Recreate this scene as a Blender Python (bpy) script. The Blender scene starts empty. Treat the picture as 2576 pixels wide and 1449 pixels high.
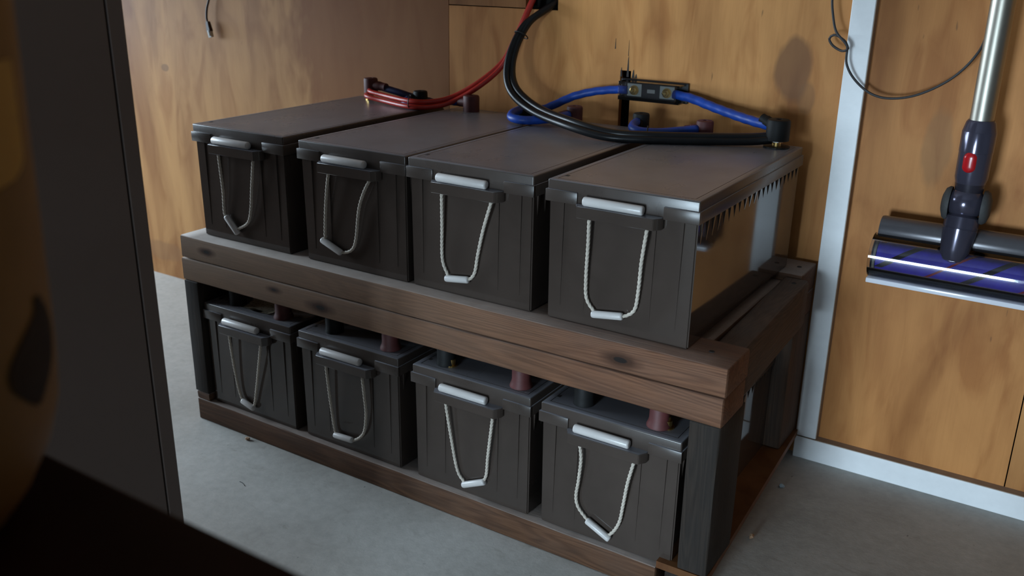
import bpy, bmesh, math, random
from mathutils import Vector, Matrix, noise
random.seed(7)
S = bpy.context.scene
COL = S.collection
rad = math.radians

# ---------------------------------------------------------------- camera
cd = bpy.data.cameras.new('camera'); cam = bpy.data.objects.new('camera', cd); COL.objects.link(cam)
cd.sensor_width = 36.0; cd.lens = 36.0 * 2348.58 / 2576.0; cd.clip_start = 0.02
def rodr(rv):
    v = Vector(rv); return Matrix.Rotation(v.length, 3, v.normalized())
_r = rodr((0.3282, 0.1113, -0.5592)).transposed()      # columns: right, forward, up
rt, fw, up = _r.col[0], _r.col[1], _r.col[2]
m3 = Matrix((rt, up, -fw)).transposed()
cam.matrix_world = Matrix.Translation((1.4467, -1.1577, 0.9201)) @ m3.to_4x4()
cd.dof.use_dof = True; cd.dof.focus_distance = 1.45; cd.dof.aperture_fstop = 6.3
S.camera = cam

# ---------------------------------------------------------------- world, daylight, exposure
w = bpy.data.worlds.new('world'); S.world = w; w.use_nodes = True
w.node_tree.nodes['Background'].inputs[0].default_value = (0.55, 0.7, 1.0, 1)
w.node_tree.nodes['Background'].inputs[1].default_value = 0.35
def area(name, loc, target, sx, sy, power, col):
    l = bpy.data.lights.new(name, 'AREA'); l.shape = 'RECTANGLE'; l.size = sx; l.size_y = sy
    l.energy = power; l.color = col
    o = bpy.data.objects.new(name, l); COL.objects.link(o); o.location = loc
    o.rotation_euler = (Vector(target) - Vector(loc)).to_track_quat('-Z', 'Z').to_euler()
    return o
# daylight entering by the doorway in the left wall and under the part-raised door behind the camera
area('doorway_daylight', (-2.52, -0.30, 1.15), (0.0, -0.30, 1.15), 1.1, 1.7, 120, (0.70, 0.86, 1.0))
area('rear_doorway_daylight', (0.83, -3.42, 0.46), (0.83, 0.0, 0.46), 0.72, 0.86, 112, (0.66, 0.85, 1.0))
S.view_settings.view_transform = 'Standard'; S.view_settings.look = 'None'
S.view_settings.exposure = 0.0; S.view_settings.gamma = 1.0; S.view_settings.use_curve_mapping = False

# ---------------------------------------------------------------- helpers
def link(name, bm, mat, parent=None, smooth=False, loc=None, rot=None):
    me = bpy.data.meshes.new(name)
    bmesh.ops.recalc_face_normals(bm, faces=bm.faces)
    bm.to_mesh(me); bm.free()
    if mat: me.materials.append(mat)
    if smooth:
        for p in me.polygons: p.use_smooth = True
    o = bpy.data.objects.new(name, me); COL.objects.link(o)
    if parent: o.parent = parent
    if loc: o.location = loc
    if rot: o.rotation_euler = rot
    return o
def smooth_by_angle(o, a=35):
    me = o.data
    for p in me.polygons: p.use_smooth = True
    bm = bmesh.new(); bm.from_mesh(me)
    for e in bm.edges:
        e.smooth = not (len(e.link_faces) == 2 and e.calc_face_angle(0) > rad(a))
    bm.to_mesh(me); bm.free(); return o
def thing(name, label, cat, loc=(0, 0, 0), group=None, rotz=0):
    o = bpy.data.objects.new(name, None); COL.objects.link(o); o.empty_display_size = 0.05
    o.location = loc; o.rotation_euler = (0, 0, rotz)
    return tag(o, label, cat, group)
def tag(o, label, cat, group=None):
    o['label'] = label; o['category'] = cat
    if group: o['group'] = group
    return o
def struct(o, label=None, cat=None):
    o['kind'] = 'structure'
    if label: o['label'] = label
    if cat: o['category'] = cat
    return o
def add_box(bm, lo, hi, bevel=0.0, seg=2):
    c = [(a + b) / 2 for a, b in zip(lo, hi)]; s = [b - a for a, b in zip(lo, hi)]
    r = bmesh.ops.create_cube(bm, size=1.0, matrix=Matrix.Translation(c) @ Matrix.Diagonal((*s, 1)))
    if bevel > 0:
        es = set(e for v in r['verts'] for e in v.link_edges)
        bmesh.ops.bevel(bm, geom=list(es), offset=bevel, segments=seg, affect='EDGES', profile=0.5)
def add_prism(bm, pts_bottom, pts_top):
    a = [bm.verts.new(p) for p in pts_bottom]; b = [bm.verts.new(p) for p in pts_top]; n = len(a)
    bm.faces.new(a[::-1]); bm.faces.new(b)
    for i in range(n): bm.faces.new((a[i], a[(i + 1) % n], b[(i + 1) % n], b[i]))
def add_lathe(bm, prof, n=24, M=Matrix(), cap=True):
    rings = []
    for r, z in prof:
        rings.append([bm.verts.new(M @ Vector((r * math.cos(2 * math.pi * i / n), r * math.sin(2 * math.pi * i / n), z))) for i in range(n)])
    for a, b in zip(rings, rings[1:]):
        for i in range(n): bm.faces.new((a[i], a[(i + 1) % n], b[(i + 1) % n], b[i]))
    if cap: bm.faces.new(rings[0][::-1]); bm.faces.new(rings[-1])
def axis_matrix(p, d):
    return Matrix.Translation(p) @ Vector(d).to_track_quat('Z', 'Y').to_matrix().to_4x4()
def resample(pts, step):
    P = [Vector(p) for p in pts]; P = [2 * P[0] - P[1]] + P + [2 * P[-1] - P[-2]]; out = []
    for i in range(1, len(P) - 2):
        p0, p1, p2, p3 = P[i - 1:i + 3]; n = max(2, int((p2 - p1).length / step))
        for k in range(n):
            t = k / n
            out.append(0.5 * ((2 * p1) + (p2 - p0) * t + (2 * p0 - 5 * p1 + 4 * p2 - p3) * t * t + (3 * p1 - p0 - 3 * p2 + p3) * t ** 3))
    out.append(P[-2]); return out
def add_tube(bm, pts, r, seg=12, step=0.006, twist=0.0, lobes=0, amp=0.0, wob=0.0):
    Q = resample(pts, step); n = None; rings = []; s = 0.0
    for i, p in enumerate(Q):
        t = (Q[min(i + 1, len(Q) - 1)] - Q[max(i - 1, 0)]).normalized()
        if n is None:
            n = t.orthogonal().normalized()
        else:
            n = (n - t * n.dot(t)).normalized(); s += (p - Q[i - 1]).length
        b = t.cross(n); ring = []
        for k in range(seg):
            a = 2 * math.pi * k / seg
            rr = r * (1 + amp * math.cos(lobes * a - twist * s))
            if wob: rr *= 1 + wob * math.sin(twist * s - a)
            ring.append(bm.verts.new(p + (n * math.cos(a) + b * math.sin(a)) * rr))
        rings.append(ring)
    for A, Bq in zip(rings, rings[1:]):
        for k in range(seg): bm.faces.new((A[k], A[(k + 1) % seg], Bq[(k + 1) % seg], Bq[k]))
    bm.faces.new(rings[0][::-1]); bm.faces.new(rings[-1])
def beam(name, lo, hi, axis, mat, parent, rough=0.0007, r=0.003, skew=None):
    """a sawn timber: rounded section swept along its length with slight unevenness; local X runs along the grain"""
    L = hi[axis] - lo[axis]; o1, o2 = [(1, 2), (0, 2), (0, 1)][axis]
    a = (hi[o1] - lo[o1]) / 2; b = (hi[o2] - lo[o2]) / 2
    prof = []
    for sx, sy in ((1, 1), (-1, 1), (-1, -1), (1, -1)):
        for k in range(3):
            an = {(1, 1): 0, (-1, 1): 90, (-1, -1): 180, (1, -1): 270}[(sx, sy)] + 45 * k
            prof.append((sx * (a - r) + r * math.cos(rad(an)), sy * (b - r) + r * math.sin(rad(an))))
    bm = bmesh.new(); n = max(4, int(L / 0.035)); rings = []; sd = random.uniform(0, 50)
    xs = [-L / 2] + [-L / 2 + 0.0015] + [-L / 2 + L * i / n for i in range(1, n)] + [L / 2 - 0.0015, L / 2]
    for i, x in enumerate(xs):
        end = 0.94 if i in (0, len(xs) - 1) else 1.0
        ring = []
        for j, (u, v) in enumerate(prof):
            d = noise.noise_vector(Vector((x * 14 + sd, j * 0.9, 1.7))) * rough
            sc = 1 if end == 1 else 1 - 0.0012 / min(a, b)
            ring.append(bm.verts.new((x, u * sc + d.x, v * sc + d.y)))
        rings.append(ring)
    m = len(prof)
    for A, Bq in zip(rings, rings[1:]):
        for k in range(m): bm.faces.new((A[k], A[(k + 1) % m], Bq[(k + 1) % m], Bq[k]))
    bm.faces.new(rings[0][::-1]); bm.faces.new(rings[-1])
    c = Vector([(p + q) / 2 for p, q in zip(lo, hi)])
    if axis == 0: M = Matrix.Identity(3)
    elif axis == 1: M = Matrix(((0, 1, 0), (1, 0, 0), (0, 0, 1)))       # local x->y, y->x
    else: M = Matrix(((0, 1, 0), (0, 0, 1), (1, 0, 0)))                 # local x->z, y->x, z->y
    if M.determinant() < 0: M = M @ Matrix.Diagonal((1, -1, 1))
    o = link(name, bm, mat, parent); smooth_by_angle(o, 50)
    o.location = c; o.rotation_euler = M.to_euler()
    if skew: o.rotation_euler.rotate_axis('Z', skew)
    return o

# ---------------------------------------------------------------- materials
def new_mat(name):
    m = bpy.data.materials.new(name); m.use_nodes = True
    nt = m.node_tree; b = nt.nodes['Principled BSDF']
    return m, nt, b
def node(nt, typ, **kw):
    n = nt.nodes.new(typ)
    for k, v in kw.items(): setattr(n, k, v)
    return n
def ramp(nt, src, stops):
    n = node(nt, 'ShaderNodeValToRGB'); e = n.color_ramp.elements
    while len(e) > 1: e.remove(e[-1])
    e[0].position, c = stops[0][0], stops[0][1]; e[0].color = (*c, 1)
    for p, c in stops[1:]:
        x = e.new(p); x.color = (*c, 1)
    nt.links.new(src, n.inputs[0]); return n.outputs[0]
def mapped(nt, scale, loc=(0, 0, 0), src=None, random_loc=False):
    tc = node(nt, 'ShaderNodeTexCoord'); mp = node(nt, 'ShaderNodeMapping')
    mp.inputs['Scale'].default_value = scale; mp.inputs['Location'].default_value = loc
    nt.links.new(src or tc.outputs['Object'], mp.inputs[0])
    if random_loc:
        oi = node(nt, 'ShaderNodeObjectInfo'); ml = node(nt, 'ShaderNodeMath', operation='MULTIPLY'); ml.inputs[1].default_value = 37.0
        nt.links.new(oi.outputs['Random'], ml.inputs[0]); cx = node(nt, 'ShaderNodeCombineXYZ')
        for i in range(3): nt.links.new(ml.outputs[0], cx.inputs[i])
        nt.links.new(cx.outputs[0], mp.inputs['Location'])
    return mp.outputs[0]
def noise_tex(nt, vec, scale=1.0, detail=4.0, rough=0.55, dist=0.0):
    n = node(nt, 'ShaderNodeTexNoise'); n.inputs['Scale'].default_value = scale
    n.inputs['Detail'].default_value = detail; n.inputs['Roughness'].default_value = rough
    n.inputs['Distortion'].default_value = dist; nt.links.new(vec, n.inputs['Vector']); return n.outputs['Fac']
def mixc(nt, fac, a, b, mode='MIX'):
    n = node(nt, 'ShaderNodeMix', data_type='RGBA', blend_type=mode)
    for s, v in ((n.inputs[0], fac), (n.inputs[6], a), (n.inputs[7], b)):
        if isinstance(v, (int, float)): s.default_value = v
        elif isinstance(v, tuple): s.default_value = (*v, 1)
        else: nt.links.new(v, s)
    return n.outputs[2]
def bump(nt, bsdf, h, strength, dist=0.001):
    n = node(nt, 'ShaderNodeBump'); n.inputs['Strength'].default_value = strength; n.inputs['Distance'].default_value = dist
    nt.links.new(h, n.inputs['Height']); nt.links.new(n.outputs[0], bsdf.inputs['Normal'])
def maprange(nt, v, a, b, c, d):
    n = node(nt, 'ShaderNodeMapRange'); nt.links.new(v, n.inputs[0])
    for i, x in enumerate((a, b, c, d)): n.inputs[i + 1].default_value = x
    return n.outputs[0]
def blob_mask(nt, centre, inv_radius, wobble=0.35, edge=(0.75, 1.0)):
    """1 inside an irregular patch around centre, 0 outside"""
    tc = node(nt, 'ShaderNodeTexCoord'); sub = node(nt, 'ShaderNodeVectorMath', operation='SUBTRACT')
    nt.links.new(tc.outputs['Object'], sub.inputs[0]); sub.inputs[1].default_value = centre
    mul = node(nt, 'ShaderNodeVectorMath', operation='MULTIPLY'); nt.links.new(sub.outputs[0], mul.inputs[0]); mul.inputs[1].default_value = inv_radius
    ln = node(nt, 'ShaderNodeVectorMath', operation='LENGTH'); nt.links.new(mul.outputs[0], ln.inputs[0])
    ns = noise_tex(nt, mapped(nt, (28, 28, 12)), 1.0, 2)
    ad = node(nt, 'ShaderNodeMath', operation='MULTIPLY_ADD'); nt.links.new(ns, ad.inputs[0]); ad.inputs[1].default_value = wobble * 2
    nt.links.new(ln.outputs['Value'], ad.inputs[2])
    return maprange(nt, ad.outputs[0], edge[0] + wobble, edge[1] + wobble, 1, 0)

def dust_or_lit_top(nt, col, dust_or_lit, amount, scale=30, along=None):
    """dust, pale weathering and painted door light on the faces that look upwards"""
    g = node(nt, 'ShaderNodeNewGeometry'); sx = node(nt, 'ShaderNodeSeparateXYZ'); nt.links.new(g.outputs['True Normal'], sx.inputs[0])
    up_ = maprange(nt, sx.outputs[2], 0.6, 0.95, 0, 1); n = noise_tex(nt, mapped(nt, (scale, scale, scale), random_loc=True), 1.0, 4, 0.6)
    m = node(nt, 'ShaderNodeMath', operation='MULTIPLY'); nt.links.new(up_, m.inputs[0]); nt.links.new(maprange(nt, n, 0.3, 0.7, amount * 0.75, amount), m.inputs[1])
    if along:
        k = node(nt, 'ShaderNodeMath', operation='MULTIPLY'); nt.links.new(m.outputs[0], k.inputs[0]); nt.links.new(along, k.inputs[1]); m = k
    return mixc(nt, m.outputs[0], col, dust_or_lit)
def plywood(name, off, light=(0.52, 0.335, 0.175), dark=(0.35, 0.195, 0.09), stains_and_shade=()):
    m, nt, b = new_mat(name)
    big = noise_tex(nt, mapped(nt, (6.0, 6.0, 1.5), off), 1.0, 3, 0.5, 1.2)
    med = noise_tex(nt, mapped(nt, (17, 17, 4.5), off), 1.0, 4, 0.5, 1.2)
    fine = noise_tex(nt, mapped(nt, (420, 420, 9), off), 1.0, 2, 0.5)
    c = ramp(nt, big, [(0.30, dark), (0.47, tuple((p * .35 + q * .65) for p, q in zip(dark, light))), (0.60, light), (0.8, tuple(min(1, x * 1.12) for x in light))])
    c = mixc(nt, 0.75, c, ramp(nt, med, [(0.32, (0.70, 0.58, 0.48)), (0.5, (0.97, 0.95, 0.93)), (0.7, (1.06, 1.06, 1.06))]), 'MULTIPLY')
    c = mixc(nt, 0.18, c, ramp(nt, fine, [(0.3, (0.75, 0.7, 0.65)), (0.6, (1, 1, 1))]), 'MULTIPLY')
    fleck = noise_tex(nt, mapped(nt, (60, 60, 14), (off[0] + 3, 0, off[2] + 9)), 1.0, 2, 0.5)
    c = mixc(nt, maprange(nt, fleck, 0.77, 0.80, 0, 0.55), c, (0.10, 0.05, 0.025))
    for ctr, inv, col, f in stains_and_shade:
        n = node(nt, 'ShaderNodeMath', operation='MULTIPLY'); nt.links.new(blob_mask(nt, ctr, inv), n.inputs[0]); n.inputs[1].default_value = f
        c = mixc(nt, n.outputs[0], c, col)
    nt.links.new(c, b.inputs['Base Color']); b.inputs['Roughness'].default_value = 0.55; b.inputs['Specular IOR Level'].default_value = 0.2
    bump(nt, b, fine, 0.08); return m
def timber(name, base, dark, grey=0.0, knots=(), ring=150.0, top=0.35, lit_pale=None):
    m, nt, b = new_mat(name)
    v = mapped(nt, (0.9, 14, 14), random_loc=True)
    ns = noise_tex(nt, v, 1.0, 3, 0.5, 0.6)
    rg = node(nt, 'ShaderNodeMath', operation='MULTIPLY'); nt.links.new(ns, rg.inputs[0]); rg.inputs[1].default_value = ring
    sn = node(nt, 'ShaderNodeMath', operation='SINE'); nt.links.new(rg.outputs[0], sn.inputs[0])
    c = ramp(nt, maprange(nt, sn.outputs[0], -1, 1, 0, 1), [(0.0, dark), (0.45, tuple((p + q) / 2 for p, q in zip(base, dark))), (0.85, base)])
    c = mixc(nt, 0.45, c, base)
    fine = noise_tex(nt, mapped(nt, (12, 330, 330), random_loc=True), 1.0, 3, 0.6)
    c = mixc(nt, 0.55, c, ramp(nt, fine, [(0.3, (0.5, 0.46, 0.42)), (0.6, (1.05, 1.05, 1.05))]), 'MULTIPLY')
    wear = noise_tex(nt, mapped(nt, (9, 26, 26), random_loc=True), 1.0, 5, 0.65)
    light_fade = None
    if lit_pale:                                  # weathered pale plus painted door light, towards the left end of the beam
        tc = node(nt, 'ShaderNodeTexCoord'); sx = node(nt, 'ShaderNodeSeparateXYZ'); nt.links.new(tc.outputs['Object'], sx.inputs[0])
        c = mixc(nt, maprange(nt, sx.outputs[0], -0.55, 0.35, 0.75, 0.0), c, lit_pale); light_fade = maprange(nt, sx.outputs[0], -0.55, 0.45, 1.0, 0.12)
    g = sum(base) / 3
    c = mixc(nt, maprange(nt, wear, 0.42, 0.62, 0.0, grey), c, (g * 0.78, g * 0.74, g * 0.70))
    for ctr, r in knots:
        c = mixc(nt, blob_mask(nt, ctr, (0.35 / r, 1 / r, 1 / r), 0.3, (0.6, 1.5)), c, tuple(x * 0.55 for x in dark))
        c = mixc(nt, blob_mask(nt, ctr, (0.8 / r, 2.2 / r, 2.2 / r), 0.3), c, (0.012, 0.008, 0.006))
    c = dust_or_lit_top(nt, c, (0.62, 0.57, 0.53), top, 30, light_fade)  # pale tops; on the front beams the door light's falloff is painted in
    nt.links.new(c, b.inputs['Base Color']); b.inputs['Roughness'].default_value = 0.78; b.inputs['Specular IOR Level'].default_value = 0.25
    bump(nt, b, fine, 0.35, 0.0012); return m
def plain(name, col, rough=0.5, metal=0.0, spec=0.5, var=0.0, vscale=40, bmp=0.0, coat=0.0, bscale=300):
    m, nt, b = new_mat(name)
    b.inputs['Roughness'].default_value = rough; b.inputs['Metallic'].default_value = metal; b.inputs['Specular IOR Level'].default_value = spec
    b.inputs['Coat Weight'].default_value = coat
    ns = noise_tex(nt, mapped(nt, (vscale,) * 3, random_loc=True), 1.0, 4, 0.6)
    nt.links.new(ramp(nt, ns, [(0.3, tuple(x * (1 - var) for x in col)), (0.7, tuple(x * (1 + var) for x in col))]), b.inputs['Base Color'])
    if bmp: bump(nt, b, noise_tex(nt, mapped(nt, (bscale,) * 3), 1.0, 3), bmp, 0.0008)
    return m
def battery_plastic(name, col, r0, r1):
    m, nt, b = new_mat(name)
    big = noise_tex(nt, mapped(nt, (9, 5, 9), random_loc=True), 1.0, 5, 0.6, 0.5)
    c = ramp(nt, big, [(0.35, tuple(x * 0.90 for x in col)), (0.65, tuple(x * 1.08 for x in col))])
    nt.links.new(dust_or_lit_top(nt, c, (0.28, 0.285, 0.32), 0.75, 12), b.inputs['Base Color'])
    nt.links.new(maprange(nt, big, 0.35, 0.7, r0, r1), b.inputs['Roughness'])
    b.inputs['Specular IOR Level'].default_value = 0.5
    return m
def concrete(name):
    m, nt, b = new_mat(name)
    a = noise_tex(nt, mapped(nt, (2.2, 2.2, 2.2)), 1.0, 6, 0.62, 0.4)
    f = noise_tex(nt, mapped(nt, (55, 55, 55)), 1.0, 5, 0.7)
    s = noise_tex(nt, mapped(nt, (11, 26, 11), (4, 2, 0)), 1.0, 5, 0.65, 1.0)
    c = ramp(nt, a, [(0.3, (0.31, 0.295, 0.265)), (0.5, (0.41, 0.395, 0.365)), (0.72, (0.50, 0.485, 0.455))])
    c = mixc(nt, 0.5, c, ramp(nt, f, [(0.3, (0.72, 0.72, 0.72)), (0.65, (1.08, 1.08, 1.08))]), 'MULTIPLY')
    c = mixc(nt, maprange(nt, s, 0.60, 0.75, 0, 0.35), c, (0.17, 0.15, 0.12))
    pit = noise_tex(nt, mapped(nt, (140, 60, 140), (7, 0, 0)), 1.0, 2, 0.5)
    c = mixc(nt, maprange(nt, pit, 0.74, 0.78, 0, 0.7), c, (0.05, 0.045, 0.04))
    nt.links.new(c, b.inputs['Base Color']); b.inputs['Roughness'].default_value = 0.62
    bump(nt, b, f, 0.25, 0.002); return m
def clear_plastic(name, tint=(0.93, 0.93, 0.95), refl=0.08, rough=0.05):
    m, nt, b = new_mat(name); nt.nodes.remove(b); out = nt.nodes['Material Output']
    t = node(nt, 'ShaderNodeBsdfTransparent'); t.inputs[0].default_value = (*tint, 1)
    g = node(nt, 'ShaderNodeBsdfGlossy'); g.inputs['Roughness'].default_value = rough
    fr = node(nt, 'ShaderNodeFresnel'); fr.inputs[0].default_value = 1.5
    mx = node(nt, 'ShaderNodeMixShader'); nt.links.new(maprange(nt, fr.outputs[0], 0, 1, refl * 0.5, 1), mx.inputs[0])
    nt.links.new(t.outputs[0], mx.inputs[1]); nt.links.new(g.outputs[0], mx.inputs[2]); nt.links.new(mx.outputs[0], out.inputs[0]); return m

BROWN_PATCH = (0.27, 0.135, 0.06)
M_PLY_A = plywood('plywood_left_sheet', (3.1, 0, 1.0), (0.54, 0.285, 0.110), (0.35, 0.160, 0.056),
                  stains_and_shade=[((0.06, 0.53, 0.78), (2.6, 1, 2.4), (0.27, 0.098, 0.028), 0.8), ((-0.85, 0.53, 0.075), (9, 1, 30), BROWN_PATCH, 0.55), ((-0.755, 0.53, 0.618), (60, 1, 90), (0.2, 0.1, 0.05), 0.6)])  # first patch: browner wood, with shade painted in over the wall centre
M_PLY_H = plywood('plywood_hatch', (8.4, 0, 2.2), (0.42, 0.190, 0.066), (0.26, 0.108, 0.034))
M_PLY_B = plywood('plywood_middle_sheet', (5.7, 0, 4.4), (0.66, 0.310, 0.104), (0.37, 0.150, 0.044),
                  stains_and_shade=[((0.962, 0.53, 0.735), (27, 1, 16), (0.20, 0.090, 0.040), 0.75), ((0.99, 0.53, 0.69), (60, 1, 28), (0.24, 0.115, 0.05), 0.5)])
M_PLY_C = plywood('plywood_right_sheet', (1.3, 0, 7.9), (0.57, 0.250, 0.080), (0.36, 0.140, 0.039),
                  stains_and_shade=[((1.215, 0.53, 0.63), (40, 1, 14), (0.29, 0.145, 0.06), 0.5)])
M_PLY_D = plywood('plywood_far_sheet', (9.3, 0, 3.9), (0.56, 0.262, 0.090), (0.37, 0.155, 0.048))
M_WRAP = plain('dark_cavity', (0.02, 0.018, 0.016), 0.9)
M_CONC = concrete('concrete')
M_WHITE = plain('white_paint', (0.86, 0.87, 0.88), 0.42, var=0.03)
M_MDF = plain('raw_mdf_edge', (0.33, 0.25, 0.19), 0.8, var=0.12, bmp=0.1)
M_CEIL = plain('ceiling_paint', (0.26, 0.26, 0.26), 0.9)
M_PAINT = plain('grey_wall_paint', (0.15, 0.15, 0.155), 0.8)
M_BAT = battery_plastic('battery_grey', (0.056, 0.0420, 0.0350), 0.05, 0.08)
M_LID = battery_plastic('dusty_battery_lid', (0.056, 0.0420, 0.0350), 0.26, 0.34)
M_GRIP = plain('milky_white_plastic', (0.58, 0.55, 0.53), 0.32, var=0.05)
M_ROPE = plain('cream_rope', (0.52, 0.46, 0.39), 0.8, var=0.12, vscale=120)
M_BRASS = plain('brass', (0.72, 0.48, 0.17), 0.28, 1.0)
M_STEEL = plain('zinc_steel', (0.6, 0.6, 0.58), 0.3, 1.0)
M_BLACK = plain('black_rubber', (0.012, 0.012, 0.013), 0.5, var=0.2)
M_BLACKC = plain('black_cable_sheath', (0.008, 0.008, 0.009), 0.36, spec=0.35, var=0.2)
M_REDC = plain('red_cable_sheath', (0.50, 0.035, 0.025), 0.35, var=0.1)
M_BLUEC = plain('blue_cable_sheath', (0.007, 0.056, 0.35), 0.45, var=0.25, vscale=60)
M_NAVYC = plain('navy_cable_sheath', (0.008, 0.016, 0.075), 0.45, var=0.25)
M_BOOTR = plain('dusty_red_rubber', (0.10, 0.024, 0.023), 0.6, var=0.2)
M_BOOTB = plain('dusty_black_rubber', (0.009, 0.009, 0.009), 0.6, spec=0.25, var=0.25)
M_MARK = plain('dark_scuff', (0.03, 0.026, 0.024), 0.8)

# ---------------------------------------------------------------- the room
YW = 0.5368; XL, XR, YF, ZC = -2.6, 4.2, -3.5, 2.45
def holed_wall(bm, axis, pos, thick, a0, a1, z0, z1, holes):
    """boxes filling a0..a1 x z0..z1 around rectangular holes (a,b,za,zb); axis 0: wall spans x, 1: spans y"""
    As = sorted({a0, a1, *[v for h in holes for v in h[:2]]}); Zs = sorted({z0, z1, *[v for h in holes for v in h[2:]]})
    As = [a for a in As if a0 <= a <= a1]; Zs = [z for z in Zs if z0 <= z <= z1]
    for p, q in zip(As, As[1:]):
        for r, s in zip(Zs, Zs[1:]):
            cx, cz = (p + q) / 2, (r + s) / 2
            if any(h[0] < cx < h[1] and h[2] < cz < h[3] for h in holes): continue
            if axis == 0: add_box(bm, (p, pos, r), (q, pos + thick, s))
            else: add_box(bm, (pos, p, r), (pos + thick, q, s))
bm = bmesh.new(); add_box(bm, (XL, YF, -0.05), (XR, YW + 0.1, 0.0)); struct(link('floor', bm, M_CONC))
bm = bmesh.new(); add_box(bm, (XL, YF, ZC), (XR, YW + 0.1, ZC + 0.05)); struct(link('ceiling', bm, M_CEIL))
bm = bmesh.new(); add_box(bm, (XL, YW + 0.06, 0), (XR, YW + 0.1, ZC)); wb = struct(link('wall_back', bm, M_WRAP))
def sheet(x0, x1, z0, z1, mat, holes=()):
    bm = bmesh.new(); holed_wall(bm, 0, YW, 0.012, x0, x1, z0, z1, list(holes)); return link('plywood_sheet', bm, mat, wb)
SX = 0.2080                                  # the seam left of the cable hole
HOLE = (0.402, 0.478, 0.8185, 0.93); SLOT = (0.6235, 0.6465, 0.56, 0.712)
sheet(XL, SX - 0.0012, 0, ZC, M_PLY_A)
sheet(SX, 1.072, 0, ZC, M_PLY_B, [(SX, HOLE[0], 0.8185, 1.4), (HOLE[0], HOLE[1], HOLE[2], HOLE[3]), SLOT])
sheet(SX + 0.0005, HOLE[0], 0.8205, 1.4, M_PLY_H)
sheet(1.0725, 1.4180, 0, ZC, M_PLY_C)
sheet(1.4200, XR, 0, ZC, M_PLY_D)
def sliver(x, z, w_, h):                     # torn veneer above the saw slot: dark splits
    bm = bmesh.new(); t = 0.0006
    add_prism(bm, [(-w_ / 2, -t, 0), (w_ / 2, -t, 0), (w_ * 0.15, -t, h), (-w_ * 0.1, -t, h * 0.9)], [(-w_ / 2, t, 0), (w_ / 2, t, 0), (w_ * 0.15, t, h), (-w_ * 0.1, t, h * 0.9)])
    link('torn_veneer', bm, M_MARK, wb, loc=(x, YW, z))
for x, z, w_, h in ((0.6395, 0.700, 0.005, 0.040), (0.6515, 0.699, 0.006, 0.016), (0.6575, 0.699, 0.005, 0.008), (0.6255, 0.70, 0.004, 0.018), (0.6100, 0.752, 0.002, 0.020), (0.6390, 0.74, 0.0012, 0.03)):
    sliver(x, z, w_, h)
bm = bmesh.new(); holed_wall(bm, 1, XL - 0.1, 0.1, YF, YW + 0.1, 0, ZC, [(-0.87, 0.27, 0.0, 2.02)]); struct(link('wall_left', bm, M_PAINT))
bm = bmesh.new(); add_box(bm, (XR, YF, 0), (XR + 0.1, YW + 0.1, ZC)); struct(link('wall_right', bm, M_PAINT))
bm = bmesh.new(); holed_wall(bm, 0, YF - 0.1, 0.1, XL, XR, 0, ZC, [(0.46, 1.20, 0.0, 0.92)]); struct(link('wall_front', bm, M_PAINT))
# white cover strip over the sheet join, white skirting with a raw ledge
bm = bmesh.new(); add_box(bm, (1.0525, YW - 0.020, 0.0475), (1.0908, YW, ZC), 0.0012); o = struct(link('trim_1', bm, M_WHITE))
bm = bmesh.new(); add_box(bm, (1.0908, YW - 0.0185, 0.0475), (1.0918, YW, ZC)); link('raw_edge', bm, M_MDF, o)
bm = bmesh.new(); add_box(bm, (1.0515, YW - 0.020, 0.0), (XR, YW, 0.0445), 0.0012); o = struct(link('baseboard_back', bm, M_WHITE))
bm = bmesh.new(); add_box(bm, (1.0530, YW - 0.0185, 0.0445), (XR, YW, 0.0455)); link('raw_ledge', bm, M_MDF, o)

# added unseen plywood board: it keeps the top of the wall in shade
bm = bmesh.new(); add_box(bm, (-1.75, 0.14, 0.902), (0.36, YW, 0.922), 0.001); struct(link('added_shade_shelf', bm, M_PLY_H))

# ---------------------------------------------------------------- timber rack
TB = ((0.175, 0.080, 0.043), (0.092, 0.039, 0.020))
M_T1 = timber('timber_upper_front', *TB, 0.12, top=0.95, lit_pale=(0.26, 0.180, 0.122), knots=[((-0.485, -0.045, 0.0), 0.007), ((0.397, -0.045, -0.004), 0.010)])
M_T2 = timber('timber_lower_front', *TB, 0.12, lit_pale=(0.23, 0.152, 0.098), knots=[((-0.305, -0.045, 0.006), 0.006), ((-0.19, -0.045, -0.004), 0.010)])
M_T3 = timber('timber_grey', (0.030, 0.021, 0.0155), (0.015, 0.0105, 0.008), 0.3, top=0.08)
M_T4 = timber('timber_brown', (0.115, 0.055, 0.029), (0.060, 0.027, 0.0135), 0.15)
M_T6 = timber('timber_side_rail', (0.095, 0.056, 0.036), (0.050, 0.028, 0.018), 0.4, top=0.10)
M_T5 = plywood('base_ply', (2, 2, 2), (0.16, 0.065, 0.022), (0.11, 0.045, 0.016))
ZT, YB = 0.398, -0.0259
rack = thing('timber_rack', 'two-tier rack of rough weathered timber beams holding eight grey batteries', 'rack', (0, 0, 0))
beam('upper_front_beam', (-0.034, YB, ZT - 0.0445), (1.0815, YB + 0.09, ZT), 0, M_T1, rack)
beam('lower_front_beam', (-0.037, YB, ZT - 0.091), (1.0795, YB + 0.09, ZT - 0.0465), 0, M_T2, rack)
beam('upper_back_beam', (-0.034, 0.430, ZT - 0.0445), (1.050, 0.520, ZT), 0, M_T4, rack)
beam('lower_back_beam', (-0.034, 0.430, ZT - 0.091), (1.050, 0.520, ZT - 0.0465), 0, M_T4, rack)
beam('side_rail', (1.0225, 0.0655, ZT - 0.092), (1.0675, 0.4285, ZT - 0.006), 1, M_T6, rack, r=0.006, skew=rad(1.6))
beam('ledger', (0.972, 0.0655, ZT - 0.060), (1.0165, 0.4285, ZT - 0.014), 1, M_T4, rack, r=0.004)
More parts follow.
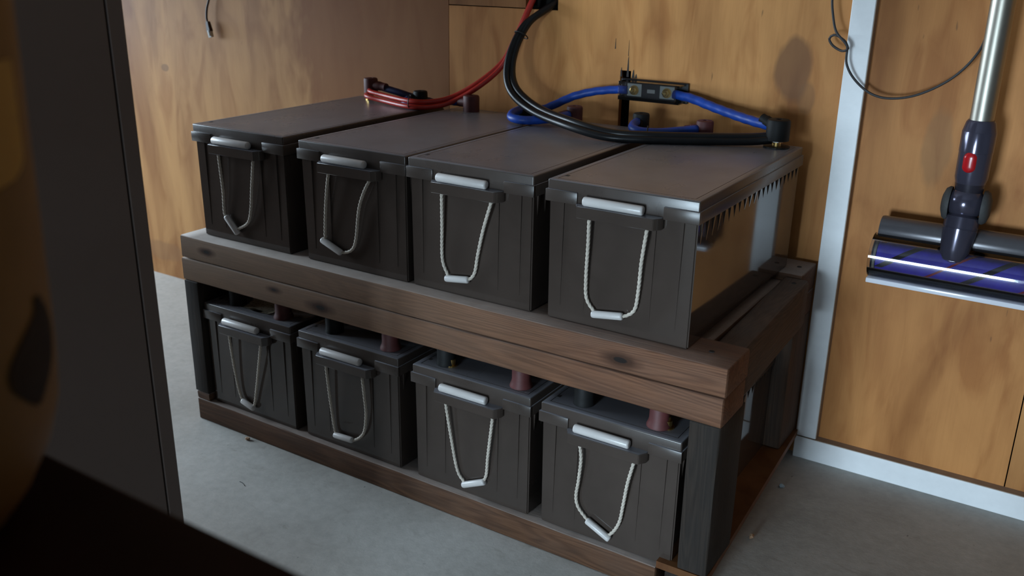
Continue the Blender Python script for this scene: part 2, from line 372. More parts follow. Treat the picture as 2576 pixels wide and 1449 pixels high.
beam('side_rail', (-0.034, 0.0655, ZT - 0.092), (0.000, 0.4285, ZT - 0.006), 1, M_T3, rack, r=0.005)
bm = bmesh.new(); add_box(bm, (-0.034, YB + 0.0905, 0.06), (-0.025, 0.4295, ZT - 0.094)); link('added_shade_panel', bm, M_T4, rack)  # added unseen panel, keeps door light out of the lower tier
PZ = 0.060
beam('post', (1.0325, YB, PZ), (1.0785, YB + 0.105, ZT - 0.0915), 2, M_T3, rack)
beam('post', (-0.0360, YB, PZ + 0.004), (0.0030, YB + 0.09, ZT - 0.0915), 2, M_T3, rack)
beam('post', (1.0050, 0.415, PZ), (1.0500, 0.520, ZT - 0.0915), 2, M_T6, rack)
beam('post', (-0.0350, 0.430, PZ), (0.0030, 0.520, ZT - 0.0915), 2, M_T3, rack)
beam('base_rail', (-0.0330, YB, 0.0), (1.0000, YB + 0.09, 0.0470), 0, M_T4, rack)
beam('base_rail', (-0.0330, 0.430, 0.0), (1.0000, 0.520, 0.0470), 0, M_T4, rack)
beam('shim', (-0.0335, YB + 0.001, 0.0475), (0.0040, YB + 0.09, 0.0638), 0, M_T4, rack)
beam('shim', (-0.0335, 0.431, 0.0475), (0.0040, 0.52, 0.0598), 0, M_T4, rack)
bm = bmesh.new(); add_prism(bm, [(1.0, YB, 0.0480), (1.0800, YB, 0.0480), (1.0560, 0.515, 0.0480), (1.0, 0.515, 0.0480)], [(1.0, YB, 0.0598), (1.0800, YB, 0.0598), (1.0560, 0.515, 0.0598), (1.0, 0.515, 0.0598)])
link('base_plywood', bm, M_T5, rack)
beam('side_batten', (1.0030, YB + 0.004, 0.0), (1.0480, 0.505, 0.0478), 1, M_T3, rack, r=0.005, skew=rad(2.2))
def screw(x, y, z, d=(0, 0, 1), r=0.0042):
    bm = bmesh.new(); add_lathe(bm, [(r, -0.001), (r, 0.0004), (r * 0.8, 0.0009), (r * 0.3, 0.0004)], 12, axis_matrix((x, y, z), d)); link('screw', bm, M_MARK, rack)
for x, y in ((1.040, 0.02), (1.030, 0.478), (-0.018, 0.03)): screw(x, y, ZT + 0.0002)
screw(1.044, 0.40, ZT - 0.0058)

# ---------------------------------------------------------------- batteries
BW, BD, BH = 0.240, 0.4746, 0.2167
def body_mesh():
    bm = bmesh.new(); t, i0, i1 = 0.188, 0.0050, 0.0040
    add_prism(bm, [(i0, i0, 0), (BW - i0, i0, 0), (BW - i0, BD - i0, 0), (i0, BD - i0, 0)], [(i1, i1, t), (BW - i1, i1, t), (BW - i1, BD - i1, t), (i1, BD - i1, t)])
    es = [e for e in bm.edges]
    bmesh.ops.bevel(bm, geom=es, offset=0.0022, segments=2, affect='EDGES')
    for x in (0.0265, 0.0665, 0.1735, 0.2135):              # tapering ribs on both ends
        for y, s in ((0.0045, -1), (BD - 0.0045, 1)):
            add_prism(bm, [(x - 0.0004, y + s * 0.0000, 0.024), (x + 0.0004, y, 0.024), (x + 0.0004, y - s * 0.003, 0.024), (x - 0.0004, y - s * 0.003, 0.024)],
                      [(x - 0.0036, y + s * 0.0032, 0.187), (x + 0.0036, y + s * 0.0032, 0.187), (x + 0.0036, y - s * 0.003, 0.187), (x - 0.0036, y - s * 0.003, 0.187)])
    n = 21
    for k in range(n):                                        # short wedges under the lid along both flanks
        y = 0.018 + (BD - 0.036) * k / (n - 1); dz = 0.034 - 0.012 * min(1, k / 8)
        for x, s in ((0.0042, -1), (BW - 0.0042, 1)):
            add_prism(bm, [(x - s * 0.002, y - 0.0006, 0.186 - dz), (x - s * 0.002, y + 0.0006, 0.186 - dz), (x, y + 0.0006, 0.186 - dz), (x, y - 0.0006, 0.186 - dz)],
                      [(x - s * 0.002, y - 0.0030, 0.187), (x - s * 0.002, y + 0.0030, 0.187), (x + s * 0.0030, y + 0.0030, 0.187), (x + s * 0.0030, y - 0.0030, 0.187)])
    return bm
def lid_mesh():
    bm = bmesh.new(); add_box(bm, (0.002, 0.001, 0.1835), (BW - 0.002, BD - 0.001, BH), 0.0022, 3)
    top = max(bm.faces, key=lambda f: f.calc_center_median().z)
    bmesh.ops.inset_region(bm, faces=[top], thickness=0.0115); 
    r = bmesh.ops.inset_region(bm, faces=[top], thickness=0.0005, depth=-0.0006)
    r = bmesh.ops.inset_region(bm, faces=[top], thickness=0.0007)
    r = bmesh.ops.inset_region(bm, faces=[top], thickness=0.0005, depth=0.0006)
    return bm
def flange_mesh():
    bm = bmesh.new(); z0, z1 = 0.1845, 0.2025
    for a, b in (((0, -0.0022, z0), (0.0525, 0.004, z1)), ((0.1870, -0.0022, z0), (BW, 0.004, z1)), ((0, 0.003, z0), (0.0035, BD - 0.003, z1)),
                 ((BW - 0.0035, 0.003, z0), (BW, BD - 0.003, z1)), ((0, BD - 0.004, z0), (BW, BD + 0.0022, z1))):
        add_box(bm, a, b, 0.0009, 2)
    return bm
def bracket_mesh():
    bm = bmesh.new(); z0, z1 = 0.1700, 0.1868
    q = [(0.0525, 0.003), (0.0525, -0.0045), (0.0600, -0.0165), (0.1790, -0.0165), (0.1870, -0.0045), (0.1870, 0.003)]
    add_prism(bm, [(x, y, z0) for x, y in q], [(x, y, z1) for x, y in q])
    bmesh.ops.bevel(bm, geom=list(bm.edges), offset=0.0007, segments=2, affect='EDGES'); return bm
def capsule(bm, p, q, r, n=16, rd=0.35):
    p, q = Vector(p), Vector(q); L = (q - p).length; e = r * rd
    add_lathe(bm, [(r * 0.55, 0), (r * 0.88, e * 0.25), (r, e), (r, L - e), (r * 0.88, L - e * 0.25), (r * 0.55, L)], n, axis_matrix(p, q - p))
def first_mesh(name, bmf, ang=40, mat=None):
    o = link(name, bmf, mat or M_BAT); smooth_by_angle(o, ang); me = o.data; bpy.data.objects.remove(o); return me
ME = {'body': first_mesh('body', body_mesh()), 'lid': first_mesh('lid', lid_mesh(), 40, M_LID), 'flange': first_mesh('flange', flange_mesh(), 40, M_LID), 'handle_bracket': first_mesh('handle_bracket', bracket_mesh())}
def shared(name, me, parent):
    o = bpy.data.objects.new(name, me); COL.objects.link(o); o.parent = parent; return o
ROPES = {
'B1':([(0.08, 0.174), (0.082, 0.138), (0.084, 0.099), (0.083, 0.058)],[(0.086, 0.053), (0.115, 0.023)],[(0.119, 0.034), (0.144, 0.049), (0.155, 0.075), (0.162, 0.118), (0.172, 0.175)]),
'B2':([(0.081, 0.174), (0.075, 0.145), (0.069, 0.104), (0.065, 0.058)],[(0.056, 0.049), (0.101, 0.032)],[(0.106, 0.034), (0.126, 0.043), (0.136, 0.064), (0.145, 0.116), (0.158, 0.149), (0.174, 0.175)]),
'B3':([(0.077, 0.171), (0.077, 0.116), (0.077, 0.063), (0.086, 0.040)],[(0.083, 0.030), (0.128, 0.036)],[(0.130, 0.038), (0.14, 0.051), (0.146, 0.082), (0.156, 0.124), (0.171, 0.172)]),
'B4':([(0.078, 0.17), (0.078, 0.133), (0.077, 0.084), (0.079, 0.051), (0.091, 0.034)],[(0.089, 0.027), (0.139, 0.034)],[(0.143, 0.036), (0.157, 0.049), (0.161, 0.079), (0.163, 0.122), (0.168, 0.169)]),
'L1':([(0.082, 0.168), (0.087, 0.112), (0.094, 0.064), (0.102, 0.038)],[(0.102, 0.033), (0.135, 0.024)],[(0.137, 0.034), (0.146, 0.067), (0.156, 0.111), (0.168, 0.167)]),
'L2':([(0.079, 0.167), (0.082, 0.128), (0.087, 0.079), (0.093, 0.040)],[(0.09, 0.031), (0.135, 0.033)],[(0.143, 0.037), (0.163, 0.058), (0.17, 0.096), (0.168, 0.13), (0.165, 0.166)]),
'L3':([(0.08, 0.168), (0.09, 0.11), (0.102, 0.052), (0.114, 0.034)],[(0.114, 0.024), (0.159, 0.045)],[(0.161, 0.056), (0.165, 0.096), (0.173, 0.164)]),
'L4':([(0.079, 0.169), (0.082, 0.145), (0.079, 0.106), (0.076, 0.079), (0.08, 0.061), (0.093, 0.047)],[(0.096, 0.042), (0.138, 0.022)],[(0.140, 0.034), (0.152, 0.058), (0.157, 0.092), (0.162, 0.131), (0.17, 0.17)]),
}
def battery(key, label, loc, term_y):
    t = thing('battery', label, 'battery', loc, 'batteries on the upper tier' if key[0] == 'B' else 'batteries on the lower tier')
    P_ = {}
    for n in ('body', 'lid', 'flange', 'handle_bracket'): P_[n] = shared(n, ME[n], P_['lid'] if n == 'flange' else t)
    bm = bmesh.new(); capsule(bm, (0.0665, -0.0078, 0.1938), (0.1600, -0.0078, 0.1938), 0.0070); o = link('handle_sleeve', bm, M_GRIP, P_['handle_bracket'], True); smooth_by_angle(o, 60)
    a, g, c = ROPES[key]
    def hang(x, z, extra=0.0):                 # the rope leaves the bracket and comes to rest against the body
        y = -0.0090 + 0.0085 * min(1.0, max(0.0, (0.17 - z) / 0.12)) - extra; dy = y + 0.010
        return (x + dy * (loc[0] + x - 1.4467) / 1.1577, y, z + dy * (loc[2] + z - 0.92) / 1.1577)
    mid = [(g[0][0] * (1 - f) + g[1][0] * f, g[0][1] * (1 - f) + g[1][1] * f) for f in (0.25, 0.75)]
    P = [(a[0][0], -0.0090, 0.180)] + [hang(x, z) for x, z in a] + [hang(x, z, 0.002) for x, z in mid] + [hang(x, z) for x, z in c] + [(c[-1][0], -0.0090, 0.180)]
    bm = bmesh.new(); add_tube(bm, P, 0.00255, 12, 0.0011, 900.0, 3, 0.17); rp = link('rope', bm, M_ROPE, t, True); rp['label'] = 'twisted cream rope'
    bm = bmesh.new(); capsule(bm, hang(*g[0], 0.002), hang(*g[1], 0.002), 0.0058, 14, 0.5); o = link('rope_grip', bm, M_GRIP, rp, True); smooth_by_angle(o, 60)
    for x in (0.06, 0.20):
        bm = bmesh.new(); M = Matrix.Translation((x, term_y, BH)); add_lathe(bm, [(0.011, -0.001), (0.011, 0.002), (0.0075, 0.002), (0.0075, 0.012), (0.0045, 0.0125), (0.0045, 0.018)], 16, M); o = link('terminal', bm, M_BRASS, t); o['label'] = 'brass terminal post'
    bm = bmesh.new(); add_box(bm, (0.013, 0.030, BH - 0.001), (0.019, 0.037, BH + 0.0003)); link('corner_mark', bm, M_MARK, P_['lid'])
    return t
UPX = (0.0, 0.2725, 0.5140, 0.7742); LOX = (0.0045, 0.2615, 0.5290, 0.7842); LOY, LOZ = -0.019, 0.0475
UPL = ('grey plastic battery at the far left of the upper tier, red boot behind', 'second grey battery from the left on the upper tier, rope grip hanging left',
       'third grey battery from the left on the upper tier, rope grip level', 'grey plastic battery at the right end of the upper tier with glossy flank showing')
LOL = ('grey battery at the left end of the lower tier beside the weathered post', 'second grey battery from the left on the lower tier under the beams',
       'third grey battery from the left on the lower tier under the beams', 'grey battery at the right end of the lower tier beside the dark grey post')
for i in range(4): battery('B%d' % (i + 1), UPL[i], (UPX[i], 0, ZT + 0.0005), 0.442)
for i in range(4): battery('L%d' % (i + 1), LOL[i], (LOX[i], LOY, LOZ), 0.034)

# ---------------------------------------------------------------- terminal boots and cables
TZ = ZT + 0.0005 + BH
def boot_part(parent, x, y, z, d, mat, h=0.033, r=0.0155, sl=0.030, bell=0.0):
    bm = bmesh.new()
    add_lathe(bm, [(r + bell, 0), (r + bell, 0.002), (r + bell * 0.4, 0.007), (r, 0.012), (r, h - 0.004), (r * 0.93, h - 0.001), (r * 0.8, h), (r * 0.28, h), (r * 0.22, h - 0.003)], 24, Matrix.Translation((x, y, z)))
    if sl:
        dv = Vector(d).normalized(); p = Vector((x, y, z + h * 0.55))
        add_lathe(bm, [(0.0098, 0), (0.0098, r + sl * 0.45), (0.0088, r + sl * 0.5), (0.0085, r + sl)], 18, axis_matrix(p, dv))
    o = link('terminal_boot', bm, mat, parent, True); smooth_by_angle(o, 40); return o
def cable_part(parent, pts, r, mat, name='cable', **kw):
    bm = bmesh.new(); add_tube(bm, pts, r, **kw); return link(name, bm, mat, parent, True)
def tie_part(parent, p, d, r, tail=None):
    bm = bmesh.new(); M = axis_matrix(p, d); n = 20
    ring = [M @ Vector((r * math.cos(2 * math.pi * i / n), r * math.sin(2 * math.pi * i / n), 0)) for i in range(n + 1)]
    add_tube(bm, ring, 0.0012, 6, 0.003)
    if tail: add_tube(bm, tail, 0.001, 6, 0.004)
    return link('cable_tie', bm, M_BLACK, parent, True)
def shift(pts, d): return [tuple(Vector(p) + Vector(d)) for p in pts]

RED = [(0.4160, 0.565, 0.862), (0.4180, 0.540, 0.8400), (0.4150, 0.520, 0.8110), (0.3960, 0.500, 0.7514), (0.3770, 0.485, 0.7080), (0.3394, 0.460, 0.6692), (0.2878, 0.440, 0.6367), (0.2560, 0.409, 0.6262), (0.2155, 0.3870, 0.6258), (0.1239, 0.411, 0.6270), (0.0790, 0.420, 0.6300), (0.0640, 0.4320, 0.6310)]
t = thing('red_cable', 'pair of red power cables sweeping from the wall hole to the far left battery', 'cable')
cable_part(t, shift(RED, (0, 0.003, 0.0055)), 0.0053, M_REDC)
cable_part(t, shift(RED[:-2], (0.003, -0.006, -0.0042)) + [(0.080, 0.410, 0.627), (0.062, 0.428, 0.628)], 0.0053, M_REDC)
tie_part(t, (0.2160, 0.3855, 0.6290), (0.93, 0.35, 0), 0.0125)
BLK = [(0.460, 0.575, 0.850), (0.4630, 0.548, 0.8330), (0.4560, 0.520, 0.8180), (0.4340, 0.480, 0.7895), (0.4225, 0.450, 0.7408), (0.4267, 0.430, 0.6963), (0.4541, 0.410, 0.6640), (0.5157, 0.385, 0.6400), (0.6200, 0.325, 0.6330), (0.7038, 0.3100, 0.6240), (0.7632, 0.3270, 0.6225), (0.8527, 0.376, 0.6225), (0.9308, 0.4190, 0.6240), (0.9680, 0.4340, 0.6290)]
t = thing('black_cable', 'pair of thick black power cables looping from the wall hole across the batteries', 'cable')
cable_part(t, BLK, 0.0072, M_BLACKC)
cable_part(t, shift(BLK, (0.007, 0.008, 0.0068)), 0.0072, M_BLACKC)
tie_part(t, (0.4335, 0.471, 0.7725), (-0.20, -0.55, -0.90), 0.0142)

t = thing('blue_cable', 'dark blue cable with red boot leaving the far left battery', 'cable')
boot_part(t, 0.060, 0.4450, TZ + 0.015, (1, -0.05, -0.05), M_BOOTR, h=0.032)
cable_part(t, [(0.080, 0.444, 0.6470), (0.1000, 0.444, 0.6430), (0.135, 0.447, 0.637), (0.168, 0.456, 0.6285), (0.190, 0.468, 0.6235), (0.205, 0.492, 0.612), (0.208, 0.510, 0.585), (0.208, 0.512, 0.540)], 0.0075, M_NAVYC)
JW = 'blue_cable'
t = thing(JW, 'short blue jumper cable behind the red cables with black boot and dark red boot', 'cable')
boot_part(t, 0.2000, 0.4420, TZ, (-0.6, -0.8, -0.15), M_BOOTB, h=0.031, sl=0.014); boot_part(t, UPX[1] + 0.060, 0.4420, TZ, (-1, 0.05, -0.05), M_BOOTR, h=0.033, r=0.017)
cable_part(t, [(0.192, 0.430, 0.6310), (0.183, 0.412, 0.6270), (0.196, 0.396, 0.6245), (0.225, 0.402, 0.6245), (0.255, 0.425, 0.628), (0.285, 0.440, 0.631), (0.318, 0.442, 0.633)], 0.0075, M_BLUEC)
t = thing(JW, 'blue jumper cable looping round under the black cables in the middle', 'cable')
boot_part(t, UPX[1] + 0.193, 0.4420, TZ, (-0.2, -1, -0.1), M_BOOTB, h=0.033, sl=0.010); boot_part(t, UPX[2] + 0.062, 0.4420, TZ, (-0.6, -0.8, -0.1), M_BOOTR, h=0.034, sl=0.016)
cable_part(t, [(0.463, 0.430, 0.633), (0.464, 0.398, 0.631), (0.478, 0.368, 0.6275), (0.503, 0.360, 0.6255), (0.5272, 0.3739, 0.6255), (0.5560, 0.400, 0.629), (0.572, 0.428, 0.633)], 0.0082, M_BLUEC)
t = thing(JW, 'short blue jumper cable with black and red boots below the fuse holder', 'cable')
boot_part(t, UPX[2] + 0.203, 0.4420, TZ, (0.0, -1, -0.1), M_BOOTB, h=0.034, sl=0.012); boot_part(t, UPX[3] + 0.068, 0.4420, TZ, (-0.9, -0.45, -0.1), M_BOOTR, h=0.033, sl=0.020)
cable_part(t, [(0.717, 0.428, 0.635), (0.7200, 0.405, 0.634), (0.7270, 0.386, 0.630), (0.7470, 0.3800, 0.6268), (0.7783, 0.3960, 0.6265), (0.8101, 0.415, 0.630), (0.8330, 0.432, 0.633)], 0.0078, M_BLUEC)
tie_part(t, (0.757, 0.385, 0.6272), (0.9, 0.35, 0), 0.0092)
t = thing(JW, 'blue cable arching from the fuse holder left to the middle batteries', 'cable')
cable_part(t, [(0.652, 0.512, 0.6790), (0.6206, 0.512, 0.6763), (0.5797, 0.507, 0.6695), (0.5436, 0.495, 0.6587), (0.5192, 0.478, 0.6454), (0.497, 0.462, 0.6340), (0.478, 0.452, 0.632)], 0.0080, M_BLUEC, twist=260.0, wob=0.05)
t = thing(JW, 'blue taped cable sloping from the fuse holder to the large black boot on the right', 'cable')
boot_part(t, UPX[3] + 0.2005, 0.4420, TZ + 0.0125, (-0.75, 0.25, 0.30), M_BOOTB, h=0.036, r=0.0200, sl=0.018)
cable_part(t, [(0.750, 0.511, 0.6790), (0.788, 0.506, 0.6749), (0.8319, 0.496, 0.6655), (0.8856, 0.478, 0.6565), (0.930, 0.458, 0.6520), (0.962, 0.446, 0.6500)], 0.0085, M_BLUEC, twist=260.0, wob=0.05)
bm = bmesh.new(); add_lathe(bm, [(0.0225, 0), (0.0225, 0.0022)], 24, Matrix.Translation((UPX[3] + 0.2005, 0.4420, TZ + 0.0002)))
link('rubber_washer', bm, M_BLACK, t)
bm = bmesh.new(); add_lathe(bm, [(0.0105, 0), (0.0105, 0.004), (0.012, 0.004), (0.012, 0.0062)], 6, Matrix.Translation((UPX[3] + 0.2005, 0.4420, TZ + 0.0095)))
link('nut', bm, M_STEEL, t)
for i, (rx, kx) in enumerate(((0.1960, 0.0680), (0.4585, 0.3235), (0.7300, 0.5780), (0.9720, 0.8440))):
    w_ = ('leftmost', 'second', 'third', 'rightmost')[i]
    t = thing('terminal_boot', 'bell-shaped dark red rubber boot on the %s battery of the lower tier' % w_, 'terminal boot', (rx, 0.013, LOZ + BH), 'red boots on the lower tier')
    boot_part(t, 0, 0, 0.0004, (0, 1, 0), M_BOOTR, h=0.038, r=0.0155, bell=0.0035, sl=0.03).name = 'boot_shell'
    t = thing('terminal_boot', 'black rubber boot in shadow on the %s battery of the lower tier' % w_, 'terminal boot', (kx, 0.016, LOZ + BH), 'black boots on the lower tier')
    boot_part(t, 0, 0, 0.0004, (0, 1, 0), M_BOOTB, h=0.038, r=0.0165, bell=0.001, sl=0.03).name = 'boot_shell'
# paper note tucked on the leftmost lower battery
M_PAPER, nt, b = new_mat('yellowed_printed_paper')
ln = noise_tex(nt, mapped(nt, (160, 160, 900)), 1.0, 1)
nt.links.new(mixc(nt, maprange(nt, ln, 0.55, 0.6, 0, 0.5), (0.60, 0.52, 0.38), (0.15, 0.12, 0.09)), b.inputs['Base Color']); b.inputs['Roughness'].default_value = 0.85
bm = bmesh.new(); R_ = []
prof = [(-0.016, 0.0012), (0.000, 0.0008), (0.012, 0.0045), (0.020, 0.016), (0.024, 0.034)]
for k in range(9):
    x = 0.075 * k / 8 - 0.036; R_.append([bm.verts.new((x, y + 0.002 * math.sin(k * 1.1), z + 0.0008 * (1 + math.sin(k * 1.7)) * (j > 1))) for j, (y, z) in enumerate(prof)])
for A, Bq in zip(R_, R_[1:]):
    for j in range(len(prof) - 1): bm.faces.new((A[j], A[j + 1], Bq[j + 1], Bq[j]))
bmesh.ops.solidify(bm, geom=bm.faces[:], thickness=0.0004)
tag(link('paper_note', bm, M_PAPER, None, True, loc=(0.126, 0.019, LOZ + BH + 0.0006)), 'curled yellowed paper note lying on the leftmost lower battery', 'paper')

# ---------------------------------------------------------------- fuse holder
M_FB = plain('fuse_base_black', (0.014, 0.014, 0.016), 0.35, var=0.1)
M_CLR = clear_plastic('clear_cover', (0.84, 0.85, 0.86), 0.14, 0.12)
M_PLATE = plain('nickel_plate', (0.42, 0.42, 0.38), 0.4, 0.35)
fz = thing('fuse_holder', 'clear-covered black fuse holder with brass bolts fixed to the plywood wall', 'fuse holder', (0.700, YW, 0.679))
bm = bmesh.new(); add_box(bm, (-0.070, -0.008, -0.0195), (0.0705, 0, 0.0195), 0.002); add_box(bm, (-0.056, -0.020, -0.0150), (0.052, -0.008, 0.0150), 0.0015); link('base', bm, M_FB, fz)
for sx in (-1, 1):
    bm = bmesh.new(); add_box(bm, (sx * 0.034 - 0.015, -0.0225, -0.0115), (sx * 0.034 + 0.015, -0.020, 0.0125), 0.0006); pl = link('terminal_plate', bm, M_PLATE, fz)
    bm = bmesh.new(); A = axis_matrix((sx * 0.034, -0.0225, 0.0), (0, -1, 0)); add_lathe(bm, [(0.0095, 0), (0.0095, 0.0015), (0.008, 0.0015)], 20, A, ); add_lathe(bm, [(0.0078, 0.0015), (0.0078, 0.007), (0.0062, 0.0078)], 6, A); add_lathe(bm, [(0.0042, 0.0075), (0.0042, 0.0115), (0.003, 0.0122)], 14, A); bo = link('bolt', bm, M_BRASS, pl); smooth_by_angle(bo, 30)
bm = bmesh.new(); add_box(bm, (-0.008, -0.0206, -0.0035), (0.008, -0.020, 0.0035), 0.0002); link('fuse_window', bm, plain('pale_fuse_window', (0.42, 0.40, 0.36), 0.5), fz)
bm = bmesh.new(); x0, x1, y0, y1, z0, z1 = -0.060, 0.058, -0.040, -0.008, -0.0175, 0.0175; th = 0.0012
add_box(bm, (x0, y0, z0), (x1, y0 + th, z1), 0.0004); add_box(bm, (x0, y0 + th, z0), (x1, y1, z0 + th)); add_box(bm, (x0, y0 + th, z1 - th), (x1, y1, z1))
for xx in (x0, x1 - th):
    add_box(bm, (xx, y0 + th, z0 + th), (xx + th, y1, -0.0105)); add_box(bm, (xx, y0 + th, 0.0105), (xx + th, y1, z1 - th))
for zz in (-0.0175, 0.0150): add_box(bm, (x1, y0, zz), (x1 + 0.008, y1, zz + 0.0025))
link('clear_cover', bm, M_CLR, fz)

# ---------------------------------------------------------------- cords on the wall
cord = thing('knotted_cable', 'thin black cord with a loose knot hanging across the white strip to the vacuum', 'cord')
cable_part(cord, [(1.0200, 0.503, 1.02), (1.0205, 0.502, 0.93), (1.0232, 0.500, 0.8653), (1.0285, 0.500, 0.8337), (1.0382, 0.495, 0.8088), (1.0560, 0.488, 0.7930), (1.0618, 0.490, 0.7833), (1.0501, 0.500, 0.7781), (1.0328, 0.506, 0.7852), (1.0254, 0.506, 0.7959), (1.0331, 0.502, 0.8031), (1.0460, 0.498, 0.7995), (1.0580, 0.497, 0.7879), (1.0615, 0.495, 0.7586), (1.0769, 0.5, 0.733), (1.1046, 0.505, 0.7117), (1.1373, 0.507, 0.706), (1.1793, 0.507, 0.7162), (1.2238, 0.503, 0.7445), (1.2534, 0.502, 0.781), (1.2640, 0.512, 0.8172), (1.268, 0.522, 0.90), (1.268, 0.524, 1.02)], 0.0021, plain('grey_black_cord', (0.035, 0.033, 0.035), 0.55), step=0.004, seg=8)
pg = thing('network_cable', 'thin dark brown network cable hanging at the top with a clear plug', 'cable')
M_BRN = plain('brown_cable', (0.028, 0.012, 0.010), 0.5)
cable_part(pg, [(-0.524, 0.526, 0.899), (-0.529, 0.525, 0.86), (-0.5370, 0.524, 0.8079), (-0.5472, 0.523, 0.7832), (-0.5506, 0.522, 0.7587), (-0.5475, 0.522, 0.7440)], 0.0028, M_BRN)
bm = bmesh.new(); add_prism(bm, [(-0.0068, -0.006, -0.026), (0.0068, -0.006, -0.026), (0.0068, 0.006, -0.026), (-0.0068, 0.006, -0.026)], [(-0.005, -0.0045, 0), (0.005, -0.0045, 0), (0.005, 0.0045, 0), (-0.005, 0.0045, 0)])
bmesh.ops.bevel(bm, geom=list(bm.edges), offset=0.0012, segments=2, affect='EDGES'); link('plug_boot', bm, M_BRN, pg, loc=(-0.5475, 0.522, 0.750), rot=(0, rad(-12), 0))
bm = bmesh.new(); add_box(bm, (-0.0056, -0.0045, -0.040), (0.0056, 0.0045, -0.024), 0.0006); add_box(bm, (-0.003, -0.0065, -0.036), (0.003, -0.0045, -0.022), 0.0004); link('clear_plug', bm, plain('clear_plug_plastic', (0.55, 0.57, 0.55), 0.2), pg, loc=(-0.5475, 0.522, 0.750), rot=(0, rad(-12), 0))

# ---------------------------------------------------------------- stick vacuum on the wall
M_VD = plain('purple_grey_plastic', (0.085, 0.080, 0.115), 0.17, 0.55, var=0.04)
M_VD2 = plain('dark_purple_grey_plastic', (0.035, 0.032, 0.045), 0.3, 0.4)
M_VG = plain('grey_head_plastic', (0.115, 0.11, 0.12), 0.26, 0.35, var=0.05)
M_WAND = plain('brushed_nickel', (0.40, 0.375, 0.32), 0.42, 1.0, var=0.04)
M_VR = plain('red_button', (0.42, 0.008, 0.012), 0.22)
M_BR = plain('blue_violet_roller', (0.040, 0.026, 0.38), 0.6, var=0.2, vscale=70)
M_BRK = plain('black_bristles', (0.02, 0.017, 0.017), 0.85, bmp=0.3); M_BRR = plain('red_bristles', (0.25, 0.015, 0.02), 0.8)
M_VC = clear_plastic('vacuum_clear_cover', (0.88, 0.88, 0.90), 0.05, 0.06)
VX, VY = 1.2830, 0.470
vac = thing('stick_vacuum', 'stick vacuum hanging on the plywood wall with silver wand and clear roller head', 'vacuum cleaner', (VX, VY, 0.40))
def vl(prof, n=32, lo=(0, 0, 0), d=(0, 0, 1)):
    bm = bmesh.new(); add_lathe(bm, prof, n, axis_matrix(lo, d)); return bm
Z = lambda z: z - 0.40
def vpart(name, bm, mat, parent=None, ang=35):
    o = link(name, bm, mat, parent or vac, True); smooth_by_angle(o, ang); return o
vpart('wand', vl([(0.0176, Z(0.672)), (0.0176, Z(1.25))]), M_WAND)
cuff = vpart('cuff', vl([(0.0225, Z(0.590)), (0.0245, Z(0.599)), (0.0247, Z(0.640)), (0.0252, Z(0.6405)), (0.0252, Z(0.672)), (0.0248, Z(0.673)), (0.0215, Z(0.6865)), (0.0190, Z(0.6900)), (0.0178, Z(0.6895))]), M_VD)
bm = bmesh.new(); add_lathe(bm, [(0.001, 0.0035), (0.006, 0.003), (0.0095, 0.0012), (0.0103, -0.003)][::-1], 28, axis_matrix((-0.004, -0.0235, Z(0.626)), (-0.12, -1, 0.04)) @ Matrix.Diagonal((1, 1, 1, 1)))
for v in bm.verts: v.co.z = Z(0.626) + (v.co.z - Z(0.626)) * 1.0 + (0.0065 if v.co.z > Z(0.626) else -0.0065)
vpart('release_button', bm, M_VR, cuff, ang=60)
vpart('collar', vl([(0.0170, Z(0.562)), (0.0205, Z(0.575)), (0.0225, Z(0.590))]), M_VD2)
bm = bmesh.new(); bmesh.ops.create_uvsphere(bm, u_segments=28, v_segments=18, radius=0.0285, matrix=Matrix.Translation((-0.001, -0.002, Z(0.557))) @ Matrix.Diagonal((1.0, 0.95, 1.0, 1)))
ball = vpart('swivel_ball', bm, M_VD, ang=80)
bm = bmesh.new(); add_lathe(bm, [(0.0165, 0), (0.0150, 0.006), (0.010, 0.0085), (0.004, 0.009)], 24, axis_matrix((-0.001, -0.0150, Z(0.566)), (-0.1, -0.9, 0.45))); vpart('pivot_cap', bm, M_VD2)
for s in (-1, 1):
    bm = bmesh.new(); add_lathe(bm, [(0.027, 0), (0.0275, 0.004), (0.024, 0.009), (0.014, 0.0125)], 28, axis_matrix((s * 0.0235, 0.000, Z(0.553)), (s, 0, 0))); o = vpart('ribbed_wheel', bm, plain('grey_rubber', (0.05, 0.05, 0.05), 0.7, bmp=0.6), ang=50)
nk = Vector((-0.004, -0.020, Z(0.462))); ntp = Vector((-0.001, -0.004, Z(0.538)))
nd = ntp - nk; nl = nd.length
vpart('neck', vl([(0.0060, -0.002), (0.0150, 0.002), (0.0195, 0.010), (0.0225, 0.020), (0.0262, nl * 0.70), (0.0258, nl * 0.705), (0.0258, nl * 0.72), (0.0264, nl * 0.725), (0.0262, nl * 0.95), (0.022, nl)], 32, nk, nd), M_VD)
